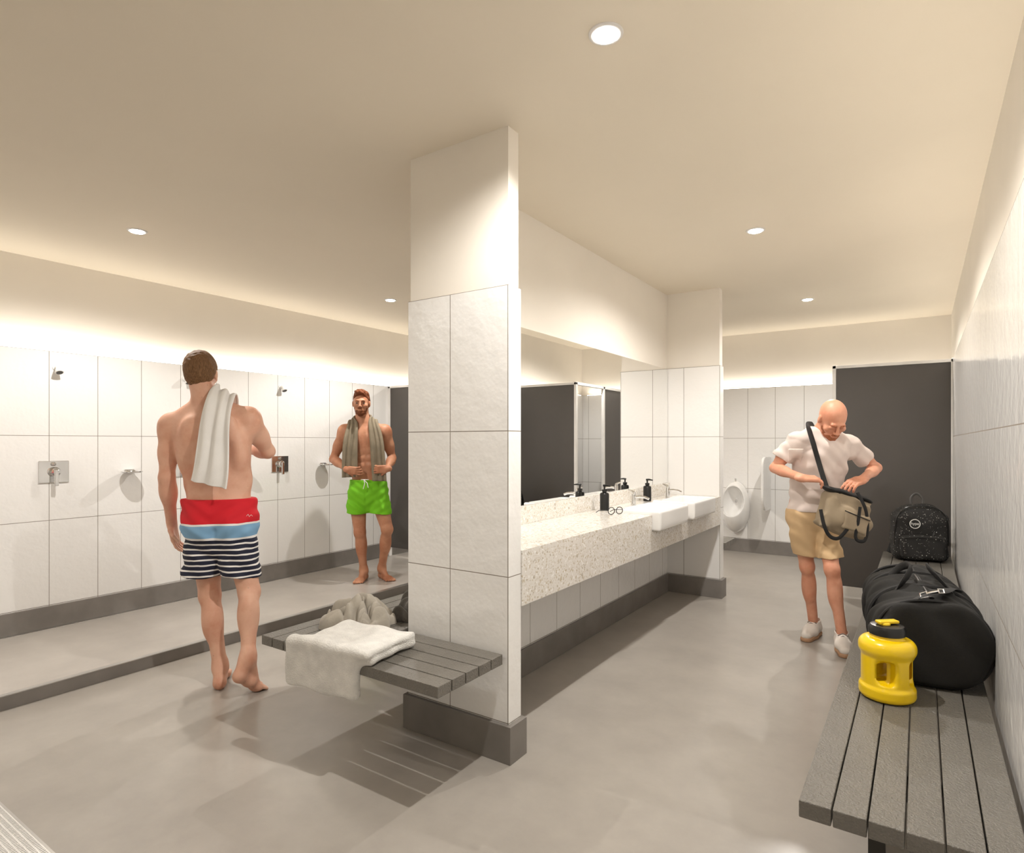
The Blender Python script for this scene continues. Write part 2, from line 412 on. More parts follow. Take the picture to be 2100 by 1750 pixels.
for sgn in (-1,1): MB().tube([(sgn*.056,0,.03),(sgn*.06,.03,.028),(sgn*.058,.1,.02),(sgn*.054,.135,.004)],.0024,8).build('temple',M['blackp'],t,True)
# ---------------------------------------------------------------- cubicles
def T(mb,loc): return off(mb,loc)
L0=(-.61,5.84,0)
t=thing('toilet_cubicle','charcoal toilet cubicle with white frame behind the man in the t-shirt','cubicle',L0)
T(MB().box((-.6,5.832,.1),(.196,5.85,1.945)),L0).build('front_panel',M['dark'],t)
T(MB().box((-.612,6.56,.1),(-.596,7.56,1.945)),L0).build('side_panel',M['dark'],t)
T(MB().box((-.625,5.822,0),(-.598,5.858,1.975)),L0).build('post',M['frame'],t,bevel=.002)
T(MB().box((.196,5.822,0),(.209,5.858,1.975)),L0).build('post',M['frame'],t,bevel=.002)
T(MB().box((-.622,6.52,0),(-.59,6.555,1.975)),L0).build('post',M['frame'],t,bevel=.002)
T(MB().box((-.625,5.822,1.945),(.209,5.858,1.97)),L0).build('top_rail',M['frame'],t,bevel=.002)
T(MB().box((-.622,5.86,1.945),(-.59,7.605,1.975)),L0).build('top_rail',M['frame'],t,bevel=.002)
L0=(-5.1,5.05,0)
t=thing('shower_cubicle','charcoal cubicle partition at the end of the shower wall','cubicle',L0)
T(MB().box((-5.105,5.042,.1),(-3.9,5.058,1.945)),L0).build('front_panel',M['dark'],t)
T(MB().box((-5.138,5.032,0),(-5.105,5.068,1.965)),L0).build('post',M['frame'],t,bevel=.002)
T(MB().box((-3.9,5.032,0),(-3.87,5.068,1.965)),L0).build('post',M['frame'],t,bevel=.002)
T(MB().box((-5.138,5.032,1.945),(-3.87,5.068,1.97)),L0).build('top_rail',M['frame'],t,bevel=.002)
# ---------------------------------------------------------------- urinal
t=thing('urinal','white ceramic wall urinal on the back wall beyond the second tiled pier','urinal',(-1.85,7.61,.2))
s=SDF((-.22,-.4,-.03),(.22,.02,.72),.007)
s.ell((0,-.02,.34),(.160,.28,.31),k=0); s.cut((0,-.004,0),(0,1,0),.0)
s.cut((0,-.28,.30),(0,-1,.42),.03)
s.ell((0,-.19,.41),(.122,.18,.19),R=rotm('X',.3),k=.012,mode='s')
s.mesh('bowl',M['ceramic'],t)
MB().lathe([(.018,0),(.018,.02),(.012,.03),(.012,.06)],c=(0,-.05,.62),n=16).build('flush_pipe',M['chrome'],t,True)
L0=(-1.475,7.61,.53)
pl=[(0,.0),(0,.62),(-.3,.62)]
for i in range(9):
    a=PI/2+PI/2*i/8; pl.append((-.3+.1*math.cos(a),.52+.1*math.sin(a)))
for i in range(9):
    a=PI+PI/2*i/8; pl.append((-.22+.18*math.cos(a),.2+.2*math.sin(a)))
o=MB().prism(pl,-.014,.014,0).build('urinal_divider',M['ceramic'],bevel=.009,loc=L0); tag(o,'narrow white privacy divider fixed to the back wall beside the urinal','urinal divider')
# ---------------------------------------------------------------- shower fittings
M['noz']=pm('nozzle_grey',(70,68,66),.4)
def head_():
    t=thing('wall_shower','x','shower',(0,0,0),0,'small wall shower heads')
    MB().lathe([(.024,0),(.024,.005),(.016,.01)],axis=(1,0,0),n=24).build('wall_flange',M['ceramic'],t,True)
    MB().tube([(.008,0,0),(.03,0,-.002),(.042,0,-.01)],[.013,.014,.016],14).lathe([(.017,0),(.022,.015),(.027,.036),(.025,.04)],c=(.04,0,-.006),axis=(.5,0,-.86),n=24).build('head',M['ceramic'],t,True)
    MB().lathe([(.02,0),(.02,.0015)],c=(.0603,0,-.0408),axis=(.5,0,-.86),n=24).build('nozzle_plate',M['noz'],t)
    return t
h0=head_(); yy=[(1.772,'leftmost small white shower head'),(2.69,'small white shower head beside the towel-carrying man\'s head'),(3.613,'small white shower head above the valve between the two bare-chested men'),(4.54,'small white shower head behind the bearded man')]
for i,(y,lb) in enumerate(yy):
    o=h0 if i==0 else dup(h0,(0,0,0)); o.location=(TL,y,1.855); o['label']=lb
def mixer():
    t=thing('shower_mixer','x','shower valve',(0,0,0),0,'square chrome shower valves')
    MB().box((0,-.092,-.078),(.008,.092,.078)).build('plate',M['chrome'],t,bevel=.003)
    MB().lathe([(.034,.008),(.034,.03),(.028,.045),(.01,.048)],axis=(1,0,0),n=28).build('valve_body',M['chrome'],t,True)
    MB().box((.044,-.014,-.1),(.058,.014,.018)).build('lever',M['chrome'],t,bevel=.005)
    MB().lathe([(.014,.008),(.014,.02),(.011,.022)],c=(0,-.005,.055),axis=(1,0,0),n=20).build('diverter_button',M['chrome'],t,True)
    return t
m0=mixer(); yy=[(1.757,'leftmost square chrome shower valve with hanging lever'),(2.68,'square chrome shower valve partly hidden behind the man with striped shorts'),(3.60,'square chrome shower valve between the two bare-chested men'),(4.53,'square chrome shower valve hidden behind the bearded man')]
for i,(y,lb) in enumerate(yy):
    o=m0 if i==0 else dup(m0,(0,0,0)); o.location=(TL,y,1.108); o['label']=lb
def dish():
    t=thing('soap_dish','x','soap dish',(0,0,0),0,'chrome soap dishes on the shower wall')
    MB().box((0,-.02,-.008),(.012,.05,.022)).box((.01,.0,.0),(.03,.05,.016)).build('wall_mount',M['chrome'],t,bevel=.003)
    MB().lathe([(.06,0),(.072,.004),(.076,.012),(.073,.012),(.068,.007),(.001,.005)],c=(.085,0,-.002),n=36).build('tray',M['chrome'],t,True)
    return t
k0=dish(); yy=[(2.238,'round chrome soap dish left of the man with striped shorts'),(3.16,'round chrome soap dish hidden behind the man with striped shorts'),(4.09,'round chrome soap dish just left of the bearded man')]
for i,(y,lb) in enumerate(yy):
    o=k0 if i==0 else dup(k0,(0,0,0)); o.location=(TL,y,1.085); o['label']=lb
t=thing('floor_drain','perforated metal floor drain channel in the near left floor','drain',(-2.7,.735,0))
MB().box((-.95,-.055,0),(.95,-.048,.004)).box((-.95,.048,0),(.95,.055,.004)).build('frame',M['alu'],t)
g=MB()
for i in range(190):
    x=-.948+i*.01; g.box((x,-.047,0),(x+.0055,.047,.003))
for j in range(6):
    g.box((-.948,-.047+j*.018,.0005),(.948,-.042+j*.018,.0034))
g.build('grate',M['frame'],t)
MB().box((-.948,-.048,.0001),(.948,.048,.0008)).build('channel',M['steel'],t)
# ---------------------------------------------------------------- benches
def slatrun(mb,x0,x1,y0,y1,n,along,zt=.45,th=.042,gap=.005):
    if along=='y':
        w=(x1-x0+gap)/n
        for i in range(n): mb.box((x0+i*w,y0,zt-th),(x0+(i+1)*w-gap,y1,zt))
    else:
        w=(y1-y0+gap)/n
        for i in range(n): mb.box((x0,y0+i*w,zt-th),(x1,y0+(i+1)*w-gap,zt))
L0=(-2.2,3.7,0)
t=thing('corner_bench','grey slatted bench wrapping around the centre pillar wall, holding towels','bench',L0)
mb=MB(); slatrun(mb,-2.464,-1.988,1.633,5.70,6,'y',gap=.005); T(mb,L0).build('side_slats',M['slat'],t,bevel=.002)
mb=MB(); slatrun(mb,-1.985,-1.42,1.633,2.036,5,'x',gap=.005); T(mb,L0).build('end_slats',M['slat'],t,bevel=.002)
mb=MB(); slatrun(mb,-1.985,-1.395,5.35,5.70,4,'x',gap=.005); T(mb,L0).build('end_slats',M['slat'],t,bevel=.002)
for y in (2.4,3.3,4.2,5.1): T(MB().prism([(-1.987,.2),(-1.987,.405),(-2.36,.405),(-2.36,.385)],y-.015,y+.015,1),L0).build('bracket',M['steel'],t)
L0=(-.02,3.6,0)
t=thing('wall_bench','long grey slatted bench along the right wall carrying the bags','bench',L0)
mb=MB(); slatrun(mb,-.246,.19,1.611,5.66,6,'y',gap=.0035); T(mb,L0).build('slats',M['slat'],t,bevel=.0025)
for y in (1.95,2.9,3.8,4.7,5.4):
    T(MB().box((-.2,y-.025,.36),(.19,y+.025,.407)).box((-.12,y-.02,0),(-.08,y+.02,.362)),L0).build('leg_frame',M['steel'],t)
# ---------------------------------------------------------------- towels on the bench
def terry(name,rgb,sc=130,st=1.0,d=.006,var=.05): return pm(name,rgb,.95,bmp=(sc,st,d),var=(20,var),sheen=.3,spec=.1)
M['tw_white']=terry('white_terry',(224,222,217),170,.9,.005); M['tw_grey']=terry('grey_cloth',(170,163,151),90,.4,.003); M['tw_dark']=terry('dark_cloth',(86,82,76),220,.8,.004,.12)
R=rotm('Z',.10)
s=SDF((-.26,-.2,-.2),(.26,.26,.1),.005)
s.box((.02,.09,.022),(.195,.14,.021),.02,R=R)
s.box((.03,.075,.050),(.188,.15,.015),.014,R=R,k=.012)
s.box((-.03,-.050,-.040),(.182,.024,.103),.022,R=R,k=.04)
s.box((-.040,-.066,-.045),(.178,.016,.092),.015,R=R,k=.02)
s.disp(lambda x,y,z:.004*np.sin(x*30+y*18)+.002*np.sin(y*50+z*44))
s.box((0,.185,-.05),(.5,.2,.052),.002,mode='s')
o=s.mesh('folded_towel',M['tw_white'],loc=(-1.975,1.658,.453)); tag(o,'thick white folded towel draped over the front edge of the pillar bench','towel')
def crumple(name,mat,loc,rx,ry,h,seed,label,cat,n=140,rot=0):
    v=[];f=[]
    for j in range(n):
        for i in range(n):
            a=-1+2*i/(n-1); b=-1+2*j/(n-1)
            r=math.hypot(a,b); m=max(abs(a),abs(b)); 
            if r>1e-6: a2,b2=a*m/r,b*m/r
            else: a2=b2=0
            e=1+.35*noise.noise(Vector((a2*1.8,b2*1.8,seed)))
            x=a2*rx*e; y=b2*ry*e
            w=Vector((x*5+seed,y*5,seed)); wx,wy=noise.noise(w)*2.2,noise.noise(w+Vector((9,3,1)))*2.2
            n1=abs(noise.noise(Vector((x*4+wx,y*19+wy+x*6,seed*2)))); n2=abs(noise.noise(Vector((x*17-y*8+wy,y*9+wx,seed*3)))); n3=noise.noise(Vector((x*6,y*6,seed*5)))
            q=1-math.exp(-n1*5); q2=1-math.exp(-n2*4)
            dome=max(0,1-m**8)**.5*(1-.25*m)
            z=h*dome*(.16+.55*q+.36*q2+.35*n3)
            v.append((x,y,max(z,0)))
    for j in range(n-1):
        for i in range(n-1): f.append((j*n+i,j*n+i+1,(j+1)*n+i+1,(j+1)*n+i))
    mb=MB(); mb.v=v; mb.f=f
    o=mb.build(name,mat,smooth=False,loc=loc,rotz=rot); o.data.polygons.foreach_set('use_smooth',[True]*len(o.data.polygons))
    return tag(o,label,cat)
crumple('crumpled_towel',M['tw_grey'],(-2.235,1.975,.452),.19,.12,.15,3.3,'crumpled light grey towel heaped on the pillar bench','towel',rot=.5)
crumple('crumpled_garment',M['tw_dark'],(-2.09,2.265,.452),.10,.14,.15,8.1,'crumpled dark grey garment heaped against the pillar behind the grey towel','clothing')
# ---------------------------------------------------------------- water jug
M['yellow']=pm('yellow_plastic',(242,204,8),.28,coat=.3,var=(3,.02))
t=thing('water_jug','large glossy yellow water jug with black lid on the right bench','water jug',(-.095,2.43,.45),YAW+.12)
s=SDF((-.12,-.12,-.01),(.12,.12,.25),.003)
def cyl(r,z0,z1,rd):
    def fn(x,y,z):
        a=np.sqrt(x*x+y*y)-(r-rd); b=np.abs(z-(z0+z1)/2)-((z1-z0)/2-rd)
        return np.sqrt(np.maximum(a,0)**2+np.maximum(b,0)**2)+np.minimum(np.maximum(a,b),0)-rd
    return fn
s.put(cyl(.085,.002,.052,.016),(-.1,-.1,0),(.1,.1,.06),0)
s.put(cyl(.078,.03,.17,.01),(-.1,-.1,0),(.1,.1,.2),.004)
s.put(cyl(.0865,.14,.205,.03),(-.1,-.1,.1),(.1,.1,.23),.006)
s.put(cyl(.052,.19,.218,.006),(-.1,-.1,.1),(.1,.1,.24),.006)
s.box((-.058,-.07,.1),(.034,.035,.04),.014,k=.008,mode='s')
s.box((.058,-.07,.1),(.034,.035,.04),.014,k=.008,mode='s')
s.box((0,-.012,.1),(.07,.022,.036),.014,k=.006,mode='s')
s.mesh('body',M['yellow'],t)
MB().lathe([(.05,.214),(.056,.217),(.056,.236),(.05,.246),(.036,.249)],n=36).build('lid',M['blackp'],t,True)
MB().lathe([(.02,.247),(.02,.254),(.013,.258)],c=(-.012,0,0),n=20).box((-.035,-.014,.252),(.036,.014,.262)).build('flip_spout',M['yellow'],t,bevel=.003)
# ---------------------------------------------------------------- duffel
M['duf']=pm('black_canvas',(28,27,25),.75,bmp=(300,.3,.002),var=(8,.08),spec=.3); M['web']=pm('black_webbing',(16,15,15),.7,bmp=(400,.3,.001))
t=thing('duffel_bag','big black barrel duffel bag with metal clip on the right bench','duffel bag',(-.005,2.955,.45),.12)
a_,b_,Lh=.186,.158,.385
s=SDF((-.25,-.46,-.02),(.25,.46,.37),.006)
def dfn(x,y,z):
    k=1-.09*(y/Lh)**2
    q=(np.abs(x/a_/k)**2.3+np.abs((z-.154)/b_/(1-.05*(y/Lh)**2))**2.3)**(1/2.3)
    return (q-1)*.15
s.put(dfn,(-.2,-.4,0),(.2,.4,.33),0)
s.put(lambda x,y,z:np.abs(y+.0*x)-Lh+.35*((x)**2+(z-.15)**2),None,None,.022,'i')
s.cut((0,0,.006),(0,0,-1),.02)
s.disp(lambda x,y,z:(.0045*np.sin(y*34+3*np.sin(x*12+z*9))+.003*np.sin(y*70+x*40+z*30)+.004*np.sin(x*25+y*11))*np.clip(z*6,0,1))
s.mesh('body',M['duf'],t)
def ringpts(y,gr=1.0,n=48):
    k=1-.09*(y/Lh)**2; out=[]
    for i in range(n):
        a=2*PI*i/n; c,sn=math.cos(a),math.sin(a); e=2/2.3
        out.append((a_*k*gr*math.copysign(abs(c)**e,c),y,max(.006,.154+b_*(1-.05*(y/Lh)**2)*gr*math.copysign(abs(sn)**e,sn))))
    return out
for yq in (-.345,.345): MB().tube(ringpts(yq,1.01),.006,8,closed=True).build('piping',M['web'],t,True)
for yq in (-.14,.14): MB().tube(ringpts(yq+.015,1.0),.010,8,r2=.010,closed=True).build('webbing_band',M['web'],t,True)
MB().tube([(0,y,.311+.002*math.sin(y*30)) for y in np.linspace(-.32,.32,20)],.008,8,r2=.004,up=(0,0,1)).build('zipper',M['blackp'],t,True)
for sx in (-1,1):
    pts=[]
    for i in range(25):
        a=PI*i/24; pts.append((sx*(.10-.07*math.sin(a)),-.14*math.cos(a),.275+.09*math.sin(a)**.8))
    MB().tube(pts,.016,10,r2=.005,up=(1,0,.3)).build('handle',M['web'],t,True)
pts=[(-.12,-.31,.25),(-.03,-.33,.318),(.04,-.28,.33),(.09,-.1,.308),(.135,.06,.27),(.12,.22,.26),(.05,.33,.31)]
def smoothpts(p,n=8):
    P=[Vector(tuple(map(float,q))) for q in p]; out=[]
    for i in range(len(P)-1):
        p0=P[max(i-1,0)];p1=P[i];p2=P[i+1];p3=P[min(i+2,len(P)-1)]
        for k in range(n):
            u=k/n; out.append(.5*((2*p1)+(-p0+p2)*u+(2*p0-5*p1+4*p2-p3)*u*u+(-p0+3*p1-3*p2+p3)*u**3))
    out.append(P[-1]); return out
MB().tube(smoothpts(pts),.019,8,r2=.003,up=(0,0,1)).build('shoulder_strap',M['web'],t,True)
cl=MB().tube([(-.035,-.345,.312),(-.035,-.315,.322),(-.015,-.313,.330),(-.015,-.343,.320)],.0032,8,closed=True)
cl.tube([(-.018,-.329,.327),(.0,-.325,.334),(.02,-.318,.338)],[.004,.007,.004],10,r2=.004)
cl.tube([(.02,-.33,.332),(.02,-.305,.342),(.036,-.303,.342),(.036,-.326,.334)],.0032,8,closed=True)
cl.build('clip',M['chrome'],t,True)
# ---------------------------------------------------------------- backpack
m,nt,b=newmat('speckled_black_fabric'); v=coords(nt); base=lin((30,29,28)); last=mixc(nt,0.,base,base)
for sc,th,pr in ((70,.17,.3),(150,.2,.28)):
    vo=nd(nt,'ShaderNodeTexVoronoi'); vo.inputs['Scale'].default_value=sc; nt.links.new(v,vo.inputs['Vector'])
    se=nd(nt,'ShaderNodeSeparateColor'); nt.links.new(vo.outputs['Color'],se.inputs[0])
    mk=mth(nt,'MULTIPLY',mth(nt,'LESS_THAN',vo.outputs['Distance'],mth(nt,'MULTIPLY',se.outputs[1],th*1.6)),mth(nt,'LESS_THAN',se.outputs[0],pr))
    last=mixc(nt,mk,last,lin((200,197,190)))
nt.links.new(last,b.inputs['Base Color']); b.inputs['Roughness'].default_value=.75; M['speck']=m
t=thing('backpack','black backpack with white paint speckles at the far end of the bench','backpack',(-.012,5.40,.45),.25)
s=SDF((-.24,-.2,-.02),(.24,.15,.47),.006)
s.box((0,0,.18),(.175,.09,.18),.055); s.ell((0,0,.27),(.168,.088,.14),k=.03); s.box((0,0,.32),(.12,.08,.08),.06,k=.04)
s.disp(lambda x,y,z:.003*np.sin(x*30+z*22)+.002*np.sin(z*45-x*20))
s.mesh('body',M['speck'],t)
s=SDF((-.2,-.2,-.0),(.2,0,.25),.006); s.box((0,-.095,.105),(.14,.04,.088),.03); s.disp(lambda x,y,z:.003*np.sin(x*40+z*30)); s.mesh('pocket',M['speck'],t)
MB().tube([(-.125,-.136,.175),(-.06,-.142,.183),(.06,-.142,.183),(.125,-.136,.175)],.004,8).tube(smoothpts([(-.17,-.06,.12),(-.16,-.075,.3),(-.10,-.078,.385),(0,-.075,.405),(.10,-.078,.385),(.16,-.075,.3),(.17,-.06,.12)]),.005,8).build('zipper',M['blackp'],t,True)
MB().tube(smoothpts([(-.035,.04,.395),(-.037,.05,.45),(0,.055,.485),(.037,.05,.45),(.035,.04,.395)]),.009,8,r2=.004,up=(0,1,0)).build('handle',M['noz'],t,True)
for sx in (-1,1): MB().tube(smoothpts([(sx*.07,.08,.38),(sx*.1,.11,.3),(sx*.12,.12,.15),(sx*.17,.07,.03)]),.025,8,r2=.006,up=(0,1,0)).build('shoulder_strap',M['web'],t,True)
MB().lathe([(.038,-.012),(.038,.006),(.033,.007)],c=(-.05,-.1,.275),axis=(0,-1,0),n=32).build('badge',M['blackp'],t)
wt=pm('white_print',(225,224,220),.6)
MB().tube([(-.05+.032*math.cos(a),-.1075,.275+.032*math.sin(a)) for a in [2*PI*i/32 for i in range(32)]],.003,6,closed=True).build('badge_ring',wt,t,True)
def text(body,size,loc,rot,parent,mat,name='lettering'):
    cu=bpy.data.curves.new(name,'FONT'); cu.body=body; cu.size=size; cu.extrude=.0006; cu.align_x='CENTER'; cu.align_y='CENTER'
    tmp=bpy.data.objects.new('tmp',cu); C.objects.link(tmp); bpy.context.view_layer.update()
    me=bpy.data.meshes.new_from_object(tmp.evaluated_get(bpy.context.evaluated_depsgraph_get())); bpy.data.objects.remove(tmp)
    o=bpy.data.objects.new(name,me); C.objects.link(o); me.materials.clear(); me.materials.append(mat); o.parent=parent; o.location=loc; o.rotation_euler=rot; return o
text('hype',.027,(-.05,-.1085,.277),(PI/2,0,0),t,wt)
# ---------------------------------------------------------------- people
Z3=A3(0,0,1)
def frame(f):
    f=nrm(f); u=nrm(Z3-f*(Z3@f)); return np.array([np.cross(f,u),f,u])
def head(s,c,R,lids=False):
    T=lambda x,y,z: c+R[0]*x+R[1]*y+R[2]*z
    s.ell(T(0,-.02,.028),(.075,.095,.087),R,k=.03)
    s.ell(T(0,.026,-.03),(.060,.060,.086),R,k=.025)
    s.ell(T(0,.032,-.078),(.048,.05,.036),R,k=.02); s.ell(T(0,.068,-.1),(.022,.017,.017),R,k=.018)
    s.ell(T(0,.080,.022),(.046,.012,.01),R,k=.014)
    for q in (-1,1):
        s.ell(T(q*.031,.1,.001),(.018,.017,.012),R,k=.012,mode='s')
        if lids: s.ell(T(q*.031,.077,.0),(.014,.012,.010),R,k=.004)
        else: s.ell(T(q*.031,.0755,.009),(.015,.011,.005),R,k=.004)
        s.ell(T(q*.046,.060,-.026),(.02,.018,.018),R,k=.02)
        s.ell(T(q*.012,.098,-.034),(.008,.011,.008),R,k=.006)
        s.ell(T(q*.077,-.008,-.008),(.008,.017,.030),R,k=.006)
    s.cone(T(0,.088,.012),T(0,.109,-.03),.007,.010,k=.008)
    s.ell(T(0,.088,-.058),(.024,.011,.006),R,k=.004); s.ell(T(0,.087,-.069),(.021,.011,.007),R,k=.004)
    return T
def eyes(T,R,parent,mw,mi,mb_,ball=True):
    for q in (-1,1):
        if ball:
            e=MB().lathe([(.0001,-.011),(.0055,-.0095),(.0095,-.0055),(.011,0),(.0095,.0055),(.0055,.0095),(.0001,.011)],c=tuple(T(q*.031,.0705,-.001)),n=16,axis=tuple(R[1])).build('eye',mw,parent,True)
            MB().lathe([(.0072,0),(.006,.0012)],c=tuple(T(q*.031,.0795,-.001)),n=12,axis=tuple(R[1])).build('iris',mi,e)
        MB().tube([T(q*.014,.092,.017),T(q*.03,.092,.022),T(q*.046,.080,.017)],[.0032,.0042,.0025],8).build('eyebrow',mb_,parent,True)
def hand(s,w,d,n,thumb,curl=(.35,.45,.35),sc=1.0,spread=.06,tc=.4):
    d=nrm(d); n=nrm(np.array(n,float)-d*(np.array(n,float)@d)); sd=np.cross(d,n)*thumb
    R=np.array([sd,d,n])
    s.box(w+d*.048*sc,(.038*sc,.044*sc,.014*sc),.012*sc,R=R,k=.012)
    s.cone(w-d*.02,w+d*.03,.026*sc,.024*sc,k=.015,flat=(n,.75))
    for i,(of,L) in enumerate(((.0305,.072),(.0105,.08),(-.0098,.074),(-.0295,.058))):
        p=w+d*.086*sc+sd*of*sc; a=0
        for j,(fr,r0,r1) in enumerate(((.45,.0092,.0085),(.31,.0085,.0076),(.24,.0076,.0066))):
            a+=curl[j]*(1+.12*i); di=nrm(d*math.cos(a)+n*math.sin(a)+sd*spread*(1.5-i)*.6)
            q=p+di*L*fr*sc; s.cone(p,q,r0*sc,r1*sc,k=.003); p=q
    p=w+d*.022*sc+sd*.028*sc; q=p+nrm(d*.7+sd*.6+n*tc)*.042*sc; s.cone(p,q,.014*sc,.011*sc,k=.01)
    s.cone(q,q+nrm(d*.95+sd*.1+n*tc*1.4)*.032*sc,.0105*sc,.0085*sc,k=.004)
def foot(s,an,heel,ball,toe,big):
    an,heel,ball,toe=map(lambda v:np.array(v,float),(an,heel,ball,toe)); d=nrm((toe-ball)); dh=nrm((ball-heel)*A3(1,1,0)); sd=np.cross(dh,Z3)*big
    s.cone(an+A3(0,0,.03),heel,.036,.03,k=.02); s.cone(an,ball,.036,.02,k=.03); s.cone(heel,ball,.029,.022,k=.02)
    s.cone(ball+sd*.026,ball-sd*.026,.021,.018,k=.02)
    mid=(heel*.45+ball*.55); s.cone(mid+A3(0,0,.008)+sd*.008,mid-sd*.014,.027,.024,k=.02)
    L=np.linalg.norm(toe-ball)
    for i in range(5):
        o_=.034-.0165*i; r=(.0135,.0095,.009,.0085,.008)[i]; l=L*(1.0,.95,.85,.74,.6)[i]
        p=ball+sd*o_; q=ball+d*l+sd*(o_*1.05); q[2]=max(toe[2]-(.0135-r),r*.95); s.cone(p,q,r*1.15,r,k=.004)
def body(parent,mat,J,lo,hi,h=.005,extra=None,lids=False):
    s=SDF(lo,hi,h); F=nrm(J['F']); R=frame(F); Lx=R[0]
    g=J.get('bulk',1.0); wr_=J.get('waistr',.145); pr_=J.get('pelvr',.162); lm=J.get('limb',1.0); dp=J.get('depth',1.0)
    s.ell(J['pelvis'],(pr_,.115*dp,.14),R,k=0); s.ell(J['waist'],(wr_,.10*dp,.17),R,k=.06)
    s.ell(J['chest'],(.168*g,.112*dp,.185),J.get('Rc',R),k=.06)
    nb=np.array(J['neck']); hc=np.array(J['head'])
    for sh in (J['shA'],J['shB']):
        sh=np.array(sh); s.cone(nb+(sh-nb)*.25-Z3*.03,sh-(sh-nb)*.12-Z3*.015,.06*dp,.052*lm,k=.05,flat=(F,.9))
        s.cone(nb+Z3*.03,sh-(sh-nb)*.2+Z3*.012,.035,.03*lm,k=.045)
        s.cone(np.array(J['chest'])*.5+nb*.5,sh-Z3*.05,.075*lm,.055*lm,k=.05)
    for c_ in ('A','B'):
        hp,kn,an=[np.array(J[n+c_]) for n in ('hip','kn','an')]
        s.cone(hp,kn,.086*lm,.054*lm,k=.05); s.cone(kn,an,.048*lm,.034*(lm*.5+.5),k=.025)
        s.ell(kn*.68+an*.32-F*.014,(.052*lm,.054*lm,.115),R,k=.03); s.ell(kn+F*.012,(.046*lm,.045*lm,.05),R,k=.025)
    if extra: extra(s,R)
    core=s.copy()
    for c_ in ('A','B'):
        sh,el=J['sh'+c_],J['el'+c_]
        s.ell(sh,(.058*lm,.055*lm,.066*lm),k=.035); s.cone(sh,el,.052*lm,.038*lm,k=.03)
        s.ell(sh*.5+el*.5,(.047*lm,.05*lm,.07),frame(el-sh)[[0,2,1]],k=.03)
    torso=s.copy()
    for c_ in ('A','B'):
        sh,el,wr=[np.array(J[n+c_]) for n in ('sh','el','wr')]
        s.cone(el,wr,.0385*lm,.026,k=.02); s.ell(el*.72+wr*.28,(.044*lm,.042*lm,.075),frame(wr-el)[[0,2,1]],k=.025)
        foot_=J.get('foot'+c_)
        if foot_: foot(s,np.array(J['an'+c_]),*foot_)
        hd=J.get('hand'+c_)
        if hd: hand(s,wr,*hd)
    hR=frame(J['hf']); 
    s.cone(nb-Z3*.01,hc-hR[2]*.05-hR[1]*.022,.062*(lm*.5+.5),.054,k=.035)
    s.cone(nb+Z3*.02,hc-hR[2]*.02-hR[1]*.04,.055,.05,k=.03)
    T=head(s,hc,hR,lids)
    return s,T,hR,core,torso
def start(label,d0,px0):
    xc0=(px0-1050)*d0/FPX; loc=(xc0*cy-d0*sy,xc0*sy+d0*cy,0)
    def P(px,py,dy=0): d=d0+dy; return A3((px-1050)*d/FPX-xc0,dy,CH-(py-HOR)*d/FPX)
    return thing('person',label,'person',loc,YAW),P,loc
def skin(name,rgb,red):
    m,nt,b=newmat(name); v=coords(nt)
    mr=nd(nt,'ShaderNodeMapRange'); mr.inputs[1].default_value=.4; mr.inputs[2].default_value=.68; nt.links.new(noi(nt,v,7,5,.6),mr.inputs[0])
    c=mixc(nt,mr.outputs[0],lin(rgb),lin(red))
    vo=nd(nt,'ShaderNodeTexVoronoi'); vo.inputs['Scale'].default_value=16; nt.links.new(v,vo.inputs['Vector'])
    nt.links.new(mixc(nt,mth(nt,'MULTIPLY',mth(nt,'LESS_THAN',vo.outputs['Distance'],.06),.35),c,lin(tuple(x*.72 for x in rgb))),b.inputs['Base Color'])
    b.inputs['Roughness'].default_value=.48; b.inputs['Specular IOR Level'].default_value=.35
    b.inputs['Subsurface Weight'].default_value=.1; b.inputs['Subsurface Radius'].default_value=(.012,.004,.002); b.inputs['Subsurface Scale'].default_value=.6
    bump(nt,b,noi(nt,v,160,3),.12,.001); return m
def hairmat(name,rgb):
    m,nt,b=newmat(name); v=coords(nt); mp=nd(nt,'ShaderNodeMapping'); mp.inputs['Scale'].default_value=(4,4,.5); nt.links.new(v,mp.inputs[0])
    f=noi(nt,mp.outputs[0],75,4,.6); mr=nd(nt,'ShaderNodeMapRange'); mr.inputs[1].default_value=.3; mr.inputs[2].default_value=.7; nt.links.new(f,mr.inputs[0])
    nt.links.new(mixc(nt,mr.outputs[0],lin(tuple(x*.72 for x in rgb)),lin(tuple(min(255,x*1.18) for x in rgb))),b.inputs['Base Color'])
    b.inputs['Roughness'].default_value=.65; b.inputs['Specular IOR Level'].default_value=.2; bump(nt,b,f,.7,.004); return m
EW=pm('eye_white',(150,134,124),.4); EI=pm('iris_dark',(38,25,18),.2)
